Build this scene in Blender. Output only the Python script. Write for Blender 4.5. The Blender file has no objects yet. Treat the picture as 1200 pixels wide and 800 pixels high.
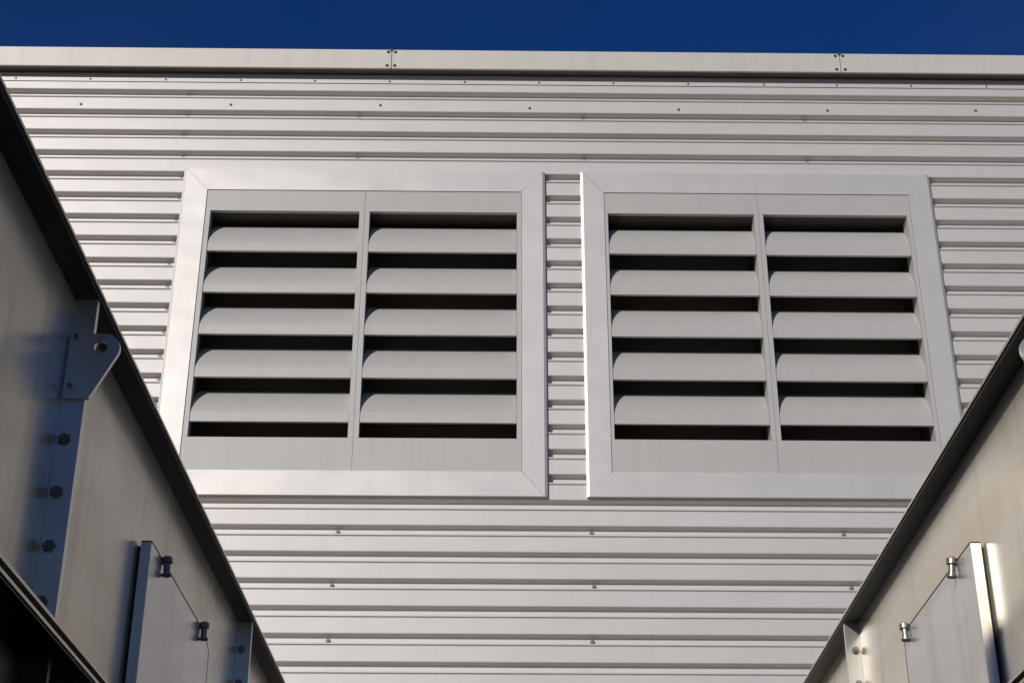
import bpy, bmesh, math, random
from mathutils import Vector, Matrix
random.seed(4)
S = bpy.context.scene
COL = S.collection
R = math.radians

# ------------------------------------------------------------------ camera
EYE = 1.6
cam_d = bpy.data.cameras.new("camera")
cam = bpy.data.objects.new("camera", cam_d)
COL.objects.link(cam)
cam_d.sensor_width = 36.0
cam_d.lens = 36.0 * 1875.74 / 1200.0
cam_d.clip_start = 0.05
cam_d.clip_end = 3000
_p, _r, _y = R(27.2558), R(0.10965), R(0.07681)
_ri = Vector((math.cos(_y), math.sin(_y), 0))
_fw = Vector((-math.sin(_y) * math.cos(_p), math.cos(_y) * math.cos(_p), math.sin(_p)))
_up = _ri.cross(_fw)
_ri, _up = math.cos(_r) * _ri + math.sin(_r) * _up, -math.sin(_r) * _ri + math.cos(_r) * _up
m = Matrix.Identity(4)
for i in range(3):
    m[i][0], m[i][1], m[i][2] = _ri[i], _up[i], -_fw[i]
m.translation = (0, 0, EYE)
cam.matrix_world = m
S.camera = cam

# ------------------------------------------------------------------ light
SUN_TRAVEL = Vector((0.62, 1.0, -0.50)).normalized()
elev = math.asin(-SUN_TRAVEL.z)
rot = math.atan2(-SUN_TRAVEL.x, -SUN_TRAVEL.y)
W = bpy.data.worlds.new("World")
S.world = W
W.use_nodes = True
wn, wl = W.node_tree.nodes, W.node_tree.links
sky = wn.new("ShaderNodeTexSky")
sky.sky_type = 'NISHITA'
sky.sun_disc = False
sky.sun_elevation = elev
sky.sun_rotation = rot % (2 * math.pi)
sky.altitude = 1500
sky.air_density = 1.0
sky.dust_density = 0.0
sky.ozone_density = 4.0
hsv = wn.new("ShaderNodeHueSaturation")      # the deep polarised blue of a clear autumn sky
hsv.inputs['Saturation'].default_value = 1.27
hsv.inputs['Hue'].default_value = 0.518
wl.new(sky.outputs[0], hsv.inputs['Color'])
stc = wn.new("ShaderNodeTexCoord")            # very thin high haze, a few per cent uneven
smp = wn.new("ShaderNodeMapping")
smp.inputs['Scale'].default_value = (1.0, 1.0, 2.5)
snz = wn.new("ShaderNodeTexNoise")
snz.inputs['Scale'].default_value = 3.0
snz.inputs['Detail'].default_value = 5.0
smr = wn.new("ShaderNodeMapRange")
smr.inputs['From Min'].default_value = 0.35
smr.inputs['From Max'].default_value = 0.75
smr.inputs['To Min'].default_value = 0.0
smr.inputs['To Max'].default_value = 0.035
smx = wn.new("ShaderNodeMix")
smx.data_type = 'RGBA'
smx.inputs[7].default_value = (4.0, 4.2, 4.5, 1)
wl.new(stc.outputs['Generated'], smp.inputs[0])
wl.new(smp.outputs[0], snz.inputs['Vector'])
wl.new(snz.outputs['Fac'], smr.inputs[0])
wl.new(smr.outputs[0], smx.inputs[0])
wl.new(hsv.outputs[0], smx.inputs[6])
wl.new(smx.outputs[2], wn["Background"].inputs[0])
wn["Background"].inputs[1].default_value = 0.082
sun_d = bpy.data.lights.new("sun", 'SUN')
sun_d.energy = 4.6
sun_d.angle = R(0.53)
sun_d.color = (1.0, 0.955, 0.90)
sun = bpy.data.objects.new("sun", sun_d)
COL.objects.link(sun)
sun.rotation_euler = SUN_TRAVEL.to_track_quat('-Z', 'Y').to_euler()
S.view_settings.view_transform = 'Standard'
S.view_settings.look = 'None'
S.view_settings.exposure = -0.52
S.view_settings.gamma = 1.0
S.view_settings.use_curve_mapping = False

# ------------------------------------------------------------------ materials
def new_mat(name):
    mt = bpy.data.materials.new(name)
    mt.use_nodes = True
    nt = mt.node_tree
    return mt, nt, nt.nodes["Principled BSDF"]

def N(nt, kind, **kw):
    n = nt.nodes.new(kind)
    for k, v in kw.items():
        if k in n.inputs:
            n.inputs[k].default_value = v
        else:
            setattr(n, k, v)
    return n

def noise(nt, scale=(1, 1, 1), size=5.0, detail=4.0, rough=0.55, dist=0.0):
    tc = N(nt, "ShaderNodeTexCoord")
    mp = N(nt, "ShaderNodeMapping")
    mp.inputs['Scale'].default_value = scale
    nz = N(nt, "ShaderNodeTexNoise")
    nz.inputs['Scale'].default_value = size
    nz.inputs['Detail'].default_value = detail
    nz.inputs['Roughness'].default_value = rough
    nz.inputs['Distortion'].default_value = dist
    nt.links.new(tc.outputs['Object'], mp.inputs[0])
    nt.links.new(mp.outputs[0], nz.inputs['Vector'])
    return nz.outputs['Fac']

def ramp(nt, fac, stops):
    r = N(nt, "ShaderNodeValToRGB")
    cr = r.color_ramp
    while len(cr.elements) < len(stops):
        cr.elements.new(0.5)
    for e, (p, c) in zip(cr.elements, stops):
        e.position = p
        e.color = (c, c, c, 1) if not isinstance(c, tuple) else (*c, 1)
    nt.links.new(fac, r.inputs[0])
    return r.outputs[0]

def mixc(nt, fac, a, b, mode='MIX'):
    mx = N(nt, "ShaderNodeMix", data_type='RGBA', blend_type=mode)
    for sock, v in ((mx.inputs[0], fac), (mx.inputs[6], a), (mx.inputs[7], b)):
        if hasattr(v, 'is_linked'):
            nt.links.new(v, sock)
        elif isinstance(v, tuple):
            sock.default_value = (*v, 1)
        else:
            sock.default_value = v
    return mx.outputs[2]

def painted(name, col, dark, metallic, rough, streak=0.35, bump=0.02, wave=0.0):
    mt, nt, b = new_mat(name)
    big = ramp(nt, noise(nt, (0.5, 1, 1.2), 1.3, 5), [(0.35, 0.0), (0.75, 1.0)])
    st = ramp(nt, noise(nt, (26, 26, 0.9), 1.0, 5, 0.6), [(0.50, 0.0), (0.80, 1.0)])
    c1 = mixc(nt, big, col, tuple(x * 0.93 for x in col))
    mul = N(nt, "ShaderNodeMath", operation='MULTIPLY')
    mul.inputs[1].default_value = streak
    nt.links.new(st, mul.inputs[0])
    c2 = mixc(nt, mul.outputs[0], c1, dark)
    sp = ramp(nt, noise(nt, (1, 1, 1), 70, 3, 0.6), [(0.69, 0.0), (0.76, 1.0)])
    mul2 = N(nt, "ShaderNodeMath", operation='MULTIPLY')
    mul2.inputs[1].default_value = 0.28
    nt.links.new(sp, mul2.inputs[0])
    c3 = mixc(nt, mul2.outputs[0], c2, dark)
    nt.links.new(c3, b.inputs['Base Color'])
    b.inputs['Metallic'].default_value = metallic
    rr = N(nt, "ShaderNodeMapRange")
    rr.inputs['To Min'].default_value = rough - 0.06
    rr.inputs['To Max'].default_value = rough + 0.08
    nt.links.new(noise(nt, (1, 1, 1), 9, 4), rr.inputs[0])
    nt.links.new(rr.outputs[0], b.inputs['Roughness'])
    bp = N(nt, "ShaderNodeBump")
    bp.inputs['Strength'].default_value = bump
    bp.inputs['Distance'].default_value = 0.01
    nt.links.new(noise(nt, (1, 1, 1), 380, 2), bp.inputs['Height'])
    last = bp
    if wave:
        bp2 = N(nt, "ShaderNodeBump")
        bp2.inputs['Strength'].default_value = wave
        bp2.inputs['Distance'].default_value = 0.02
        nt.links.new(noise(nt, (1, 1, 2.2), 2.6, 1), bp2.inputs['Height'])
        nt.links.new(bp.outputs[0], bp2.inputs['Normal'])
        last = bp2
    nt.links.new(last.outputs[0], b.inputs['Normal'])
    return mt

CLAD = painted("silver_cladding_paint", (0.605, 0.57, 0.53), (0.36, 0.335, 0.30), 0.29, 0.50, 0.13, 0.03, 0.14)
TRIM = painted("silver_trim_paint", (0.63, 0.592, 0.545), (0.40, 0.375, 0.34), 0.42, 0.45, 0.16, 0.03, 0.30)
COPE = painted("cream_coping_paint", (0.60, 0.56, 0.485), (0.30, 0.27, 0.22), 0.15, 0.48, 0.22, 0.03, 0.08)
BLADE = painted("grey_louvre_paint", (0.45, 0.432, 0.398), (0.30, 0.29, 0.27), 0.10, 0.50, 0.22, 0.03, 0.06)

def plain(name, col, metallic, rough, var=0.25, size=40):
    mt, nt, b = new_mat(name)
    f = ramp(nt, noise(nt, (1, 1, 1), size, 4), [(0.3, 0.0), (0.7, 1.0)])
    nt.links.new(mixc(nt, f, col, tuple(c * (1 - var) for c in col)), b.inputs['Base Color'])
    b.inputs['Metallic'].default_value = metallic
    b.inputs['Roughness'].default_value = rough
    return mt

BLACK = plain("black_lining_and_shade", (0.055, 0.050, 0.048), 0.0, 0.8)  # linings, and painted shade in the jambs and under the coping
MESHM = plain("dusty_bird_mesh", (0.13, 0.12, 0.11), 0.0, 0.8, 0.5, 300)
EDGE = plain("painted_shade", (0.022, 0.026, 0.034), 0.0, 0.42, 0.3, 30)  # near-black standing in for shade under flanges and on the lower casing
RUBBER = plain("black_rubber_gasket", (0.015, 0.015, 0.015), 0.0, 0.6)
BOLTM = plain("zinc_bolt", (0.28, 0.265, 0.24), 0.8, 0.42, 0.4, 120)
SCREWM = plain("weathered_screw", (0.21, 0.195, 0.175), 0.4, 0.5, 0.4, 120)
BROWN = plain("shaded_soffit", (0.14, 0.125, 0.105), 0.0, 0.7, 0.4, 14)  # brown darkened to stand in for shade under the coping
RUST = plain("stained_rivet", (0.10, 0.085, 0.06), 0.1, 0.7, 0.4, 120)

def galv(name, ca=(0.68, 0.64, 0.545), cb=(0.645, 0.605, 0.515), cband=(0.56, 0.485, 0.335), metal=0.55, rmin=0.13, rmax=0.37):
    mt, nt, b = new_mat(name)
    spangle = N(nt, "ShaderNodeTexVoronoi")
    spangle.inputs['Scale'].default_value = 90
    tc = N(nt, "ShaderNodeTexCoord")
    nt.links.new(tc.outputs['Object'], spangle.inputs['Vector'])
    sp = N(nt, "ShaderNodeSeparateColor")
    nt.links.new(spangle.outputs['Color'], sp.inputs[0])
    base = mixc(nt, sp.outputs[0], ca, cb)
    bands = ramp(nt, noise(nt, (1, 0.35, 6), 1.5, 5), [(0.38, 0.0), (0.68, 1.0)])
    base = mixc(nt, bands, base, mixc(nt, 0.85, base, cband))
    stain = ramp(nt, noise(nt, (9, 9, 0.7), 1.6, 4, 0.55, 0.0), [(0.53, 0.0), (0.80, 1.0)])
    ms = N(nt, "ShaderNodeMath", operation='MULTIPLY')
    ms.inputs[1].default_value = 0.62
    nt.links.new(stain, ms.inputs[0])
    base = mixc(nt, ms.outputs[0], base, (0.32, 0.29, 0.23))
    run = ramp(nt, noise(nt, (60, 60, 2.2), 1.0, 2, 0.5, 0.0), [(0.70, 0.0), (0.78, 1.0)])
    mr = N(nt, "ShaderNodeMath", operation='MULTIPLY')
    mr.inputs[1].default_value = 0.40
    nt.links.new(run, mr.inputs[0])
    base = mixc(nt, mr.outputs[0], base, (0.22, 0.19, 0.14))
    nt.links.new(base, b.inputs['Base Color'])
    b.inputs['Metallic'].default_value = metal
    rr = N(nt, "ShaderNodeMapRange")
    rr.inputs['To Min'].default_value = rmin
    rr.inputs['To Max'].default_value = rmax
    nt.links.new(noise(nt, (1.5, 1.5, 1), 3.0, 3, 0.5), rr.inputs[0])
    nt.links.new(rr.outputs[0], b.inputs['Roughness'])
    bp = N(nt, "ShaderNodeBump")
    bp.inputs['Strength'].default_value = 0.06
    bp.inputs['Distance'].default_value = 0.02
    nt.links.new(noise(nt, (1, 1, 1.6), 3.2, 2), bp.inputs['Height'])
    bp2 = N(nt, "ShaderNodeBump")
    bp2.inputs['Strength'].default_value = 0.022
    bp2.inputs['Distance'].default_value = 0.003
    nt.links.new(noise(nt, (1, 1, 1), 160, 3), bp2.inputs['Height'])
    nt.links.new(bp.outputs[0], bp2.inputs['Normal'])
    nt.links.new(bp2.outputs[0], b.inputs['Normal'])
    return mt

GALV = galv("galvanised_sheet")
ZINC = galv("sun_lifted_zinc", (0.76, 0.74, 0.69), (0.73, 0.71, 0.66), (0.70, 0.68, 0.62), 0.78, 0.24, 0.38)  # colour lifted to stand in for direct sun on rims and flanges
HATCH = galv("brushed_hatch_sheet", (0.60, 0.60, 0.57), (0.575, 0.575, 0.545), (0.46, 0.465, 0.44))

def ground_mat():
    mt, nt, b = new_mat("concrete_yard")
    f = ramp(nt, noise(nt, (1, 1, 1), 0.6, 8, 0.65), [(0.3, 0.0), (0.7, 1.0)])
    nt.links.new(mixc(nt, f, (0.11, 0.105, 0.10), (0.07, 0.068, 0.065)), b.inputs['Base Color'])
    b.inputs['Roughness'].default_value = 0.9
    return mt
CONC = ground_mat()

# ------------------------------------------------------------------ helpers
def link(name, me, parent=None, mat=None, loc=(0, 0, 0)):
    if mat and not me.materials:
        me.materials.append(mat)
    o = bpy.data.objects.new(name, me)
    COL.objects.link(o)
    o.location = loc
    if parent:
        o.parent = parent
    return o

def mesh(name, V, F, smooth=False):
    me = bpy.data.meshes.new(name)
    me.from_pydata([tuple(v) for v in V], [], F)
    bm = bmesh.new()
    bm.from_mesh(me)
    bmesh.ops.recalc_face_normals(bm, faces=bm.faces)
    bm.to_mesh(me)
    bm.free()
    if smooth:
        for p in me.polygons:
            p.use_smooth = True
    return me

def box_vf(x0, x1, y0, y1, z0, z1, base=0):
    V = [(x, y, z) for z in (z0, z1) for y in (y0, y1) for x in (x0, x1)]
    F = [(0, 1, 3, 2), (4, 6, 7, 5), (0, 4, 5, 1), (1, 5, 7, 3), (3, 7, 6, 2), (2, 6, 4, 0)]
    return V, [tuple(i + base for i in f) for f in F]

def box(name, parent, mat, x0, x1, y0, y1, z0, z1, bev=0.0):
    V, F = box_vf(x0, x1, y0, y1, z0, z1)
    me = mesh(name, V, F)
    if bev:
        bm = bmesh.new()
        bm.from_mesh(me)
        bmesh.ops.bevel(bm, geom=bm.edges[:], offset=bev, segments=1, affect='EDGES')
        bm.to_mesh(me)
        bm.free()
    return link(name, me, parent, mat)

def prism(name, parent, mat, poly, axis, a0, a1, hole=None):
    """extrude a polygon along axis: axis 'y' -> poly is (x,z); 'x' -> (y,z); 'z' -> (x,y)"""
    def pt(p, a):
        return {'y': (p[0], a, p[1]), 'x': (a, p[0], p[1]), 'z': (p[0], p[1], a)}[axis]
    n = len(poly)
    V = [pt(p, a0) for p in poly] + [pt(p, a1) for p in poly]
    F = [(i, (i + 1) % n, n + (i + 1) % n, n + i) for i in range(n)]
    if hole is None:
        F += [tuple(range(n)), tuple(range(2 * n - 1, n - 1, -1))]
    else:                                            # hole has the same count as poly
        b = len(V)
        V += [pt(p, a0) for p in hole] + [pt(p, a1) for p in hole]
        F += [(b + i, b + (i + 1) % n, b + n + (i + 1) % n, b + n + i) for i in range(n)]
        F += [(i, (i + 1) % n, b + (i + 1) % n, b + i) for i in range(n)]
        F += [(n + i, n + (i + 1) % n, b + n + (i + 1) % n, b + n + i) for i in range(n)]
    return link(name, mesh(name, V, F), parent, mat)

def lathe_me(name, prof, axis, n=12, smooth=False):
    """prof: list of (radius, height) closed at both ends on the axis"""
    V, F = [], []
    for r, h in prof:
        for i in range(n):
            a = 2 * math.pi * i / n
            c, s = r * math.cos(a), r * math.sin(a)
            V.append({'y': (c, h, s), 'z': (c, s, h), 'x': (h, c, s)}[axis])
    for k in range(len(prof) - 1):
        for i in range(n):
            j = (i + 1) % n
            F.append((k * n + i, k * n + j, (k + 1) * n + j, (k + 1) * n + i))
    F.append(tuple(range(n)))
    F.append(tuple((len(prof) - 1) * n + i for i in range(n)))
    return mesh(name, V, F, smooth)

def thing(name, label, cat, loc=(0, 0, 0), rz=0.0, group=None):
    o = bpy.data.objects.new(name, None)
    COL.objects.link(o)
    o.location = loc
    o.rotation_euler = (0, 0, rz)
    o['label'], o['category'] = label, cat
    if group:
        o['group'] = group
    return o

# ------------------------------------------------------------------ ground
V = [(-1500, -1500, 0), (1500, -1500, 0), (1500, 1500, 0), (-1500, 1500, 0)]
g = link("ground", mesh("ground", V, [(0, 1, 2, 3)]), None, CONC)
g['kind'] = 'structure'

# ------------------------------------------------------------------ building
TH, D = R(0.71309), 5.8
BASE = (-math.sin(TH) * D, math.cos(TH) * D, 0)
bld = thing("warehouse_building", "industrial shed wall of silver horizontally ribbed metal cladding under a cream coping",
            "building", BASE, TH)
XL, XR = -8.0, 8.5
ZC0 = EYE + 4.2281          # lower edge of the topmost rib crest
P = 0.10718                  # rib pitch
DR = 0.0265                   # rib depth
ZTOP = EYE + 4.335

# vertical limits of the two holes the louvres sit in
LV = [dict(x0=-1.343, x1=0.204, bays=((-1.214, -0.583), (-0.540, 0.084)), i0=-1.236, i1=0.104),
      dict(x0=0.356, x1=1.861, bays=((0.470, 1.091), (1.130, 1.743)), i0=0.455, i1=1.760)]
LZ0, LZ1 = EYE + 2.3055, EYE + 3.8030
LI0, LI1 = EYE + 2.4100, EYE + 3.6990
HZ0, HZ1 = LI0 - 0.03, LI1 + 0.03

def rib_profile(k):
    """one rib, top to bottom, as (y, z): valley, little lip, crest, underside web"""
    z = ZC0 - k * P
    return [(DR, z + 0.0815), (DR, z + 0.0765), (-0.0010, z + 0.0715), (-0.0022, z + 0.0705),
            (-0.0022, z + 0.0665), (0.0045, z + 0.0648), (0.0035, z + 0.0632), (0.0, z + 0.0600),
            (0.0, z + 0.0030), (0.0012, z + 0.0), (DR - 0.001, z - 0.0062), (DR, z - 0.0080)]

def clip_profile(pts, zs):
    out = [pts[0]]
    for a, b in zip(pts, pts[1:]):
        for zc in zs:
            if b[1] < zc < a[1]:
                t = (a[1] - zc) / (a[1] - b[1])
                out.append((a[0] + t * (b[0] - a[0]), zc))
        out.append(b)
    return out

cuts = [(XL, LV[0]['i0'] - 0.03), (LV[0]['i1'] + 0.03, LV[1]['i0'] - 0.03), (LV[1]['i1'] + 0.03, XR)]
def sheet(k0, k1, dy):
    pts = []
    for k in range(k0, k1):
        pts += rib_profile(k)
    pts.append((DR, ZC0 - k1 * P + 0.0815 + 0.0001))
    pts = clip_profile(pts, (HZ1, HZ0))
    V, F = [], []
    for a, b in zip(pts, pts[1:]):
        if a[1] - b[1] < 1e-6 and abs(a[0] - b[0]) < 1e-6:
            continue
        zm = (a[1] + b[1]) / 2
        for (xa, xb) in (cuts if HZ0 < zm < HZ1 else [(XL, XR)]):
            n = len(V)
            V += [(xa, a[0] + dy, a[1]), (xb, a[0] + dy, a[1]), (xb, b[0] + dy, b[1]), (xa, b[0] + dy, b[1])]
            F.append((n, n + 1, n + 2, n + 3))
    me = bpy.data.meshes.new("cladding_sheet")
    me.from_pydata(V, [], [f[::-1] for f in F])
    bm = bmesh.new()
    bm.from_mesh(me)
    bmesh.ops.remove_doubles(bm, verts=bm.verts, dist=1e-5)
    bm.to_mesh(me)
    bm.free()
    return link("cladding_sheet", me, bld, CLAD)

nrib = int((ZC0 - 0.35) / P)
edges = [0, 2]
while edges[-1] < nrib:
    edges.append(min(edges[-1] + 9, nrib))
for i, (a, b) in enumerate(zip(edges, edges[1:])):
    sheet(a, b, 0.0)
# plinth, side walls, back wall, roof, so that the shed is a solid place
ZB = ZC0 - nrib * P + 0.0817
box("plinth", bld, CONC, XL, XR, 0.004, 0.30, 0.0, ZB)
box("side_wall", bld, CLAD, XL, XL + 0.05, DR + 0.003, 12, ZB, ZTOP)
box("side_wall", bld, CLAD, XR - 0.05, XR, DR + 0.003, 12, ZB, ZTOP)
box("rear_wall", bld, CLAD, XL, XR, 12.003, 12.05, 0, ZTOP)
box("roof", bld, CLAD, XL, XR, 0.05, 12.05, ZTOP - 0.06, ZTOP - 0.01)
def inner_face():
    # dark inner lining behind the sheets, with the louvre holes left open
    y = DR + 0.04
    xs = [XL + 0.06, LV[0]['i0'] - 0.03, LV[0]['i1'] + 0.03, LV[1]['i0'] - 0.03, LV[1]['i1'] + 0.03, XR - 0.06]
    zs = [ZB, HZ0, HZ1, ZTOP - 0.07]
    V, F = [], []
    for i in range(5):
        for j in range(3):
            if j == 1 and i in (1, 3):
                continue
            n = len(V)
            V += [(xs[i], y, zs[j]), (xs[i + 1], y, zs[j]), (xs[i + 1], y, zs[j + 1]), (xs[i], y, zs[j + 1])]
            F.append((n, n + 1, n + 2, n + 3))
    link("inner_lining", mesh("inner_lining", V, F), bld, BLACK)
inner_face()

# coping in lengths with riveted joints
PJ = 0.055
zt, zf = EYE + 4.4185, EYE + 4.3115
joints = [-6.462, -2.4677, -0.473, 1.5217, 3.5164, 5.5111]
xs = [XL] + joints + [XR]
for a, b in zip(xs, xs[1:]):
    a2, b2 = a + 0.0015, b - 0.0015
    prof = [(0.34, zt + 0.010), (-PJ + 0.006, zt), (-PJ, zt - 0.005), (-PJ, zf + 0.002), (-PJ + 0.003, zf),
            (-PJ + 0.008, zf), (-PJ + 0.008, zf + 0.004), (-PJ + 0.004, zf + 0.004), (-PJ + 0.004, zt - 0.005), (0.34, zt + 0.005)]
    prism("coping_length", bld, COPE, prof, 'x', a2, b2)
rivet_me = lathe_me("rivet", [(0.0078, 0.0), (0.007, -0.0025), (0.004, -0.004)], 'y', 8)
rivet_me.materials.append(RUST)
for xj in joints:
    st = box("joint_strap", bld, RUST, xj - 0.03, xj + 0.03, -PJ + 0.0045, -PJ + 0.0065, zf + 0.008, zt - 0.008)
    for dx in (-0.017, 0.016):
        for z in (zt - 0.017, zf + 0.016):
            link("rivet", rivet_me, bld, None, (xj + dx + random.uniform(-.003, .003), -PJ, z))
    link("rivet", rivet_me, bld, None, (xj - 0.001, -PJ, zt - 0.007))
box("soffit_strip", bld, BROWN, XL, XR, -PJ + 0.0085, -0.022, zf + 0.0005, zf + 0.003)  # shade of the coping underside is painted into its brown
box("coping_shade", bld, BLACK, XL, XR, -0.0215, -0.0005, zf + 0.001, zf + 0.06)  # added black strip, painted shade between soffit and wall
# flashing strip along the top rib with its rivets
box("flashing", bld, CLAD, XL, XR, -0.0040, -0.0024, EYE + 4.268, EYE + 4.312)
screw_me = lathe_me("screw", [(0.0065, 0.0), (0.0065, -0.002), (0.0042, -0.0025), (0.0042, -0.006)], 'y', 8)
screw_me.materials.append(SCREWM)
valley_screw_me = lathe_me("screw", [(0.0095, 0.0), (0.0095, -0.0025), (0.0060, -0.003), (0.0060, -0.009)], 'y', 8)
valley_screw_me.materials.append(SCREWM)
small_screw_me = lathe_me("screw", [(0.0055, 0.0), (0.0050, -0.002), (0.003, -0.003)], 'y', 8)
small_screw_me.materials.append(BOLTM)
for i in range(-12, 20):
    link("screw", small_screw_me, bld, None, (-2.1395 + 0.3318 * i + random.uniform(-.004, .004), -0.0040, EYE + 4.279))
for i in range(-6, 10):
    link("screw", screw_me, bld, None, (-1.8332 + 0.6575 * i, 0.0, EYE + 4.148 + random.uniform(-.006, .006)))
def valley(k):
    return ZC0 - k * P - 0.0225
for k in range(0, 16):
    link("screw", valley_screw_me, bld, None, (-1.365 + random.uniform(-.006, .006), DR, valley(k)))
for xc in (-6.5, -5.52, -4.54, -3.56, -2.58, -0.612, 0.372, 1.356, 2.34, 3.32, 4.30, 5.28, 6.26):
    for k in list(range(1, 4, 2)) + list(range(19, 34, 2)):
        link("screw", valley_screw_me, bld, None, (xc + random.uniform(-.008, .008), DR, valley(k)))
    if xc < -1.4 or xc > 1.9:
        for k in range(5, 19, 2):
            link("screw", valley_screw_me, bld, None, (xc + random.uniform(-.008, .008), DR, valley(k)))

# ------------------------------------------------------------------ louvres
LPITCH = 0.1955
HEAD = EYE + 3.5968
SILL = EYE + 2.5510
def blade_profile():
    out = []
    for t in range(0, 91, 10):
        a = R(t)
        d = 0.105 * (1 - math.cos(a))
        out.append((d, 0.030 + 0.085 * math.sin(a) + 0.62 * d))
    out = [(0.0, 0.0), (0.0, 0.015)] + out + [(0.135, out[-1][1] + 0.012)]
    inner = [(y + 0.004, z - 0.003) for y, z in reversed(out[2:])]
    return out + inner + [(0.003, 0.004), (0.014, 0.004), (0.014, 0.0)]
BP = blade_profile()

def louvre(L, label):
    t = thing("ventilation_louvre", label, "vent", BASE, TH, "large louvred vents set in the cladding")
    t.location = Vector(BASE)
    x0, x1, i0, i1 = L['x0'], L['x1'], L['i0'], L['i1']
    # four mitred frame members, each with a sloping outer edge
    ch, yf = 0.011, -0.016
    O = [(x0, LZ0), (x1, LZ0), (x1, LZ1), (x0, LZ1)]
    C = [(x0 + ch, LZ0 + .002), (x1 - ch, LZ0 + .002), (x1 - ch, LZ1 - .002), (x0 + ch, LZ1 - .002)]
    I = [(i0, LI0), (i1, LI0), (i1, LI1), (i0, LI1)]
    g = 0.0007
    for k in range(4):
        j = (k + 1) % 4
        dv = Vector((O[j][0] - O[k][0], 0, O[j][1] - O[k][1])).normalized() * g
        V = []
        for pa, y in ((O, 0.004), (O, -0.0105), (C, yf), (I, yf), (I, 0.02)):
            V.append((pa[k][0] + dv.x, y, pa[k][1] + dv.z))
            V.append((pa[j][0] - dv.x, y, pa[j][1] - dv.z))
        F = [(2 * q, 2 * q + 1, 2 * q + 3, 2 * q + 2) for q in range(4)] + [(0, 2, 4, 6, 8), (1, 9, 7, 5, 3), (0, 8, 9, 1)]
        link("frame_member", mesh("frame_member", V, F), t, TRIM)
    yp = -0.012
    # stiles, head and sill plates, blades: two bays side by side
    mid = (L['bays'][0][1] + L['bays'][1][0]) / 2
    lim = ((i0 + 0.0015, mid - 0.0006), (mid + 0.0006, i1 - 0.0015))
    for (b0, b1), (s0, s1) in zip(L['bays'], lim):
        for q0, q1, dp in ((s0, b0, 0.034), (b1, s1, 0.062)):
            box("stile", t, BLADE, q0, q1, yp, dp, SILL + 0.0005, HEAD - 0.0005)
            box("jamb_shade", t, BLACK, q0 + 0.0003, q1 - 0.0003, dp + 0.0003, 0.19, SILL + 0.0005, HEAD - 0.0005)  # black colour stands in for shade on the jambs inside the openings
        box("head_plate", t, BLADE, s0, s1, yp, 0.008, HEAD, LI1 - 0.0015)
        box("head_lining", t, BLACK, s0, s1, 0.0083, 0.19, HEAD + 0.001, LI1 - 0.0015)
        box("sill_plate", t, BLADE, s0, s1, yp, 0.06, LI0 + 0.0015, SILL)
        for n in range(1, 6):
            zl = HEAD - n * LPITCH
            prof = [(y + yp + 0.003, z + zl) for y, z in BP]
            o = prism("blade", t, BLADE, prof, 'x', b0 + 0.0012 - (b0 + b1) / 2, b1 - 0.0012 - (b0 + b1) / 2)
            o.location = ((b0 + b1) / 2, random.uniform(-.001, .001), random.uniform(-.0012, .0012))
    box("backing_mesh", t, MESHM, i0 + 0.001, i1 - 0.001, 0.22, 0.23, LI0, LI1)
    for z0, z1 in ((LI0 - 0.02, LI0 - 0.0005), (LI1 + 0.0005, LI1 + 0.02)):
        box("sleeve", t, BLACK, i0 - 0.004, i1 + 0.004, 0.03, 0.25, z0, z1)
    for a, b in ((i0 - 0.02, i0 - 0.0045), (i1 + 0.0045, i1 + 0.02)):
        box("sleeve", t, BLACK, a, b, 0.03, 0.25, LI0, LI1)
    return t
louvre(LV[0], "left of two silver louvred vents, lower left corner behind the shaded metal bin")
louvre(LV[1], "right of two silver louvred vents, lower right corner behind the sunlit metal bin")

# ------------------------------------------------------------------ the two galvanised bins
ZT = EYE + 1.25             # top of the bins
bolt_me = lathe_me("bolt", [(0.0110, 0.0), (0.0110, -0.002), (0.0078, -0.0022), (0.0078, -0.0080), (0.0042, -0.0082), (0.0042, -0.014)], 'y', 6)
bolt_me.materials.append(BOLTM)
pin_me = lathe_me("pin", [(0.0085, -0.026), (0.0098, -0.0245), (0.0098, -0.021), (0.0068, -0.020), (0.0068, 0.0), (0.0112, 0.001), (0.0112, 0.011), (0.008, 0.0135)], 'z', 14)
pin_me.materials.append(BOLTM)

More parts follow.
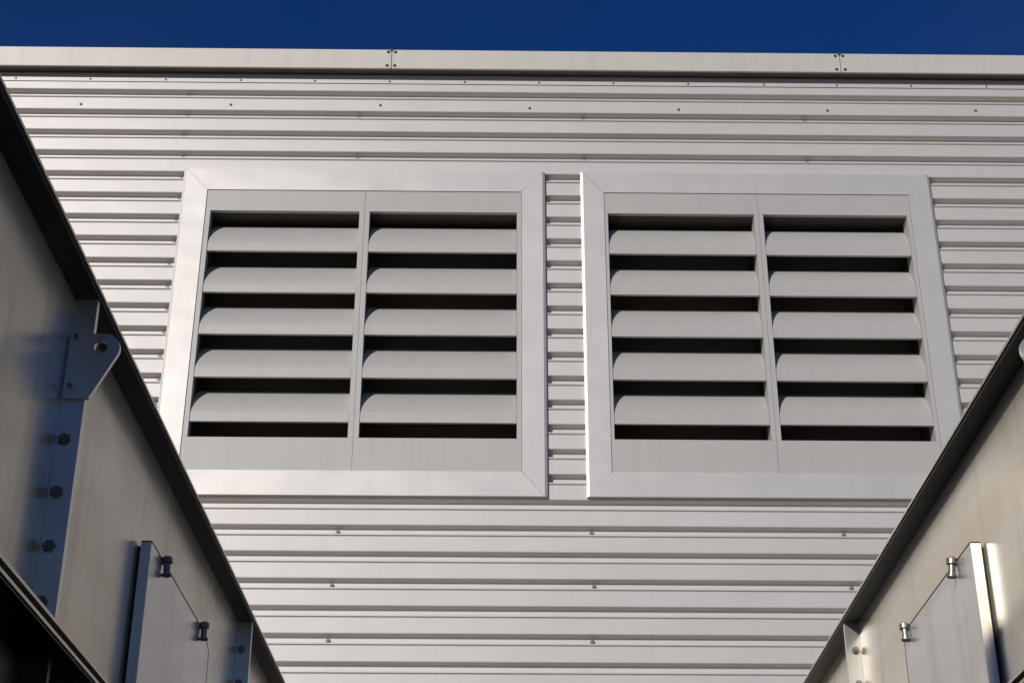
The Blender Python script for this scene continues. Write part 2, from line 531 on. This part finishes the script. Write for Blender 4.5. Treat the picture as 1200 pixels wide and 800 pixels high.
def bin_unit(s, aw, ae, label, led_w, hy1):
    """s = -1 left / +1 right of the passage; aw = wall |x|, ae = flange edge |x|"""
    t = thing("steel_bin", label, "metal bin", (s * (aw + 0.75), 2.0, 0), 0, "galvanised steel bins either side of the passage")
    OX, OY = s * (aw + 0.75), 2.0
    def bx(name, mat, xa, xb, y0, y1, z0, z1, par=t, bev=0.0):
        x0, x1 = sorted((s * xa, s * xb))
        return box(name, par, mat, x0 - OX, x1 - OX, y0 - OY, y1 - OY, z0, z1, bev)
    Y0, Y1 = -1.6, 5.3
    AW2 = aw + 1.5
    LZ = EYE + 0.668
    joints_y = (-1.22, 0.52, 2.2655, 3.980)
    # corridor side: one panel between each pair of joints
    ys = [Y0] + [j for j in joints_y] + [Y1]
    for a, b in zip(ys, ys[1:]):
        bx("side_panel", GALV, aw, aw + 0.004, a + 0.0004, b - 0.0004, LZ + 0.0125, ZT - 0.0052)
        bx("skirt_panel", EDGE, aw + 0.0, aw + 0.004, a + 0.0004, b - 0.0004, 0.30, LZ - 0.0145)  # shade below the waist flange painted in as near-black
    bx("outer_panel", GALV, AW2, AW2 + 0.004, Y0, Y1, 0.30, ZT - 0.006)
    bx("end_panel", GALV, aw + 0.0045, AW2 - 0.0005, Y0, Y0 + 0.004, 0.30, ZT - 0.006)
    bx("end_panel", GALV, aw + 0.0045, AW2 - 0.0005, Y1 - 0.004, Y1, 0.30, ZT - 0.006)
    bx("floor_pan", GALV, aw + 0.005, AW2 - 0.001, Y0 + 0.005, Y1 - 0.005, 0.301, 0.305)
    bx("cover_plate", GALV, ae + 0.12, AW2 - 0.06, Y0 + 0.02, Y1 - 0.02, ZT + 0.0005, ZT + 0.004)
    for yy in (-1.3, 1.9, 5.0):
        for xx in (aw + 0.1, AW2 - 0.1):
            bx("leg", GALV, xx - 0.04, xx + 0.04, yy - 0.04, yy + 0.04, 0.0, 0.3)
    bx("top_flange", GALV, ae, aw + 0.06, Y0, Y1, ZT - 0.005, ZT)
    bx("top_flange", GALV, AW2 - 0.05, AW2 + 0.044, Y0, Y1, ZT - 0.005, ZT)
    bx("flange_shade", EDGE, ae + 0.0035, aw - 0.0004, Y0, Y1, ZT - 0.0105, ZT - 0.0053)  # added dark strip, paints the shade under the top flange
    # mid-height joint: two bolted flange plates
    for dz in (0.0052, -0.0102):
        bx("waist_flange", GALV, aw - led_w, aw + 0.03, Y0, Y1, LZ + dz, LZ + dz + 0.005)
    bx("waist_shade", EDGE, aw - led_w + 0.003, aw + 0.03, Y0, Y1, LZ - 0.0140, LZ - 0.0104)  # added dark plate, painted shade on the ledge underside
    bx("gasket", RUBBER, aw - led_w + 0.012, aw + 0.03, Y0, Y1, LZ - 0.005, LZ + 0.005)
    # bolted vertical joint flanges with a lifting lug at the second one
    for jy in joints_y:
        w = 0.037
        for sgn, nm in ((-1, 0), (1, 1)):
            y0, y1 = (jy - 0.0062, jy - 0.0005) if sgn < 0 else (jy + 0.0005, jy + 0.0062)
            bx("joint_flange", ZINC, aw - w, aw - 0.0003, y0, y1, LZ + 0.0115, ZT - 0.0108)
            bx("skirt_flange", EDGE, aw - w, aw - 0.0003, y0, y1, 0.30, LZ - 0.0145)  # same painted shade as the skirt panels
        z = EYE + 1.1665
        while z > 0.4:
            if abs(z - LZ) > 0.03:
                o = link("bolt", bolt_me, t, None, (s * (aw - 0.0135) - OX, jy - 0.0063 - OY, z))
                o.rotation_euler = (0, random.uniform(0, 1), 0)
            z -= 0.0866
    def lug(jy):
        xc, zc, r = aw - 0.0573, EYE + 1.1465, 0.0265
        poly = []
        for i in range(13):
            a = R(-28 + 128 * i / 12)
            poly.append((xc - r * math.cos(a), zc + r * math.sin(a)))
        poly += [(aw - 0.036, zc + 0.026), (aw - 0.020, zc + 0.026), (aw - 0.004, zc + 0.026), (aw - 0.004, zc),
                 (aw - 0.004, EYE + 1.10), (aw - 0.004, EYE + 1.060), (aw - 0.022, EYE + 1.060), (aw - 0.034, EYE + 1.060), (aw - 0.0445, EYE + 1.0600)]
        hx, hz, hr = aw - 0.0535, EYE + 1.1490, 0.0105
        n = len(poly)
        hole = []
        a0 = math.atan2(poly[0][1] - hz, poly[0][0] - hx)
        for i in range(n):
            a = a0 - 2 * math.pi * i / n
            hole.append((hx + hr * math.cos(a), hz + hr * math.sin(a)))
        poly = [(s * p[0] - OX, p[1]) for p in poly]
        hole = [(s * p[0] - OX, p[1]) for p in hole]
        prism("lifting_lug", t, ZINC, poly, 'y', jy - 0.0145 - OY, jy - 0.0066 - OY, hole)
    lug(2.2655)
    lug(-1.22)
    if s < 0:
        plan = [(-(aw + 0.02) - OX, 0.295 - OY), (-(aw + 0.9) - OX, -1.15 - OY), (-(aw + 0.9) - OX, Y0 + 0.05 - OY), (-(aw + 0.02) - OX, Y0 + 0.05 - OY)]
        prism("added_shadow_block", t, GALV, plan, 'z', ZT + 0.0045, ZT + 0.93)  # unseen block added above the frame to cast shadow on the right hatch
    # inspection hatch: gasket, plate with clipped far corners, turn latches along its edges
    h0, zt_, zb_ = 2.845, EYE + 1.0415, EYE + 0.705
    def plate(name, mat, xa, xb, gz):
        c = 0.05
        poly = [(h0 + gz, zb_ + gz), (hy1 - gz - c, zb_ + gz), (hy1 - gz, zb_ + c + gz), (hy1 - gz, zt_ - c * 0.5 - gz),
                (hy1 - c - gz, zt_ - gz), (h0 + gz, zt_ - gz)]
        poly = [(y - OY, z) for y, z in poly]
        x0, x1 = sorted((s * xa - OX, s * xb - OX))
        return prism(name, t, mat, poly, 'x', x0, x1)
    hp = plate("access_hatch", HATCH, aw - 0.026, aw - 0.0065, 0.0)
    hp.data.materials.append(ZINC)                   # paler rim colour stands in for direct sun on the edges
    for p in hp.data.polygons:
        if abs(p.normal.x) < 0.5:
            p.material_index = 1
    plate("hatch_gasket", RUBBER, aw - 0.0062, aw - 0.0003, 0.006)
    c, tw = 0.05, 0.0032
    line = [(h0 + 0.001, zt_ + 0.0002), (hy1 - c, zt_ + 0.0002), (hy1 + 0.0002, zt_ - c * 0.5), (hy1 + 0.0002, zb_ + c)]
    outer = [(h0 + 0.001, zt_ + tw), (hy1 - c + tw * .4, zt_ + tw), (hy1 + tw, zt_ - c * 0.5 + tw * .6), (hy1 + tw, zb_ + c)]
    poly = [(y - OY, z) for y, z in line + outer[::-1]]
    x0, x1 = sorted((s * (aw - 0.0264) - OX, s * (aw - 0.0064) - OX))
    prism("hatch_seal", t, RUBBER, poly, 'x', x0, x1)
    for (ly, lz, up) in ((2.955, zt_ - 0.006, 1), (3.375, zt_ - 0.006, 1), (2.90, zb_ + 0.002, 1)):
        lt = bx("latch", BOLTM, aw - 0.034, aw - 0.0268, ly - 0.009, ly + 0.009, lz + 0.001, lz + 0.013, t, 0.002)
        pn = link("pin", pin_me, lt, None, (s * (aw - 0.0340) - OX, ly - OY, lz + 0.002))
        pn.rotation_euler = (random.uniform(-.12, .12), s * random.uniform(0, .14), 0)
    return t

bin_unit(-1, 0.706, 0.6624, "shaded galvanised steel bin on the left with a dark bolted joint flange and lifting lug", 0.067, 3.49)
bin_unit(1, 0.883, 0.8387, "sunlit galvanised steel bin on the right with bright hatch edges and shiny latch pins", 0.106, 3.42)
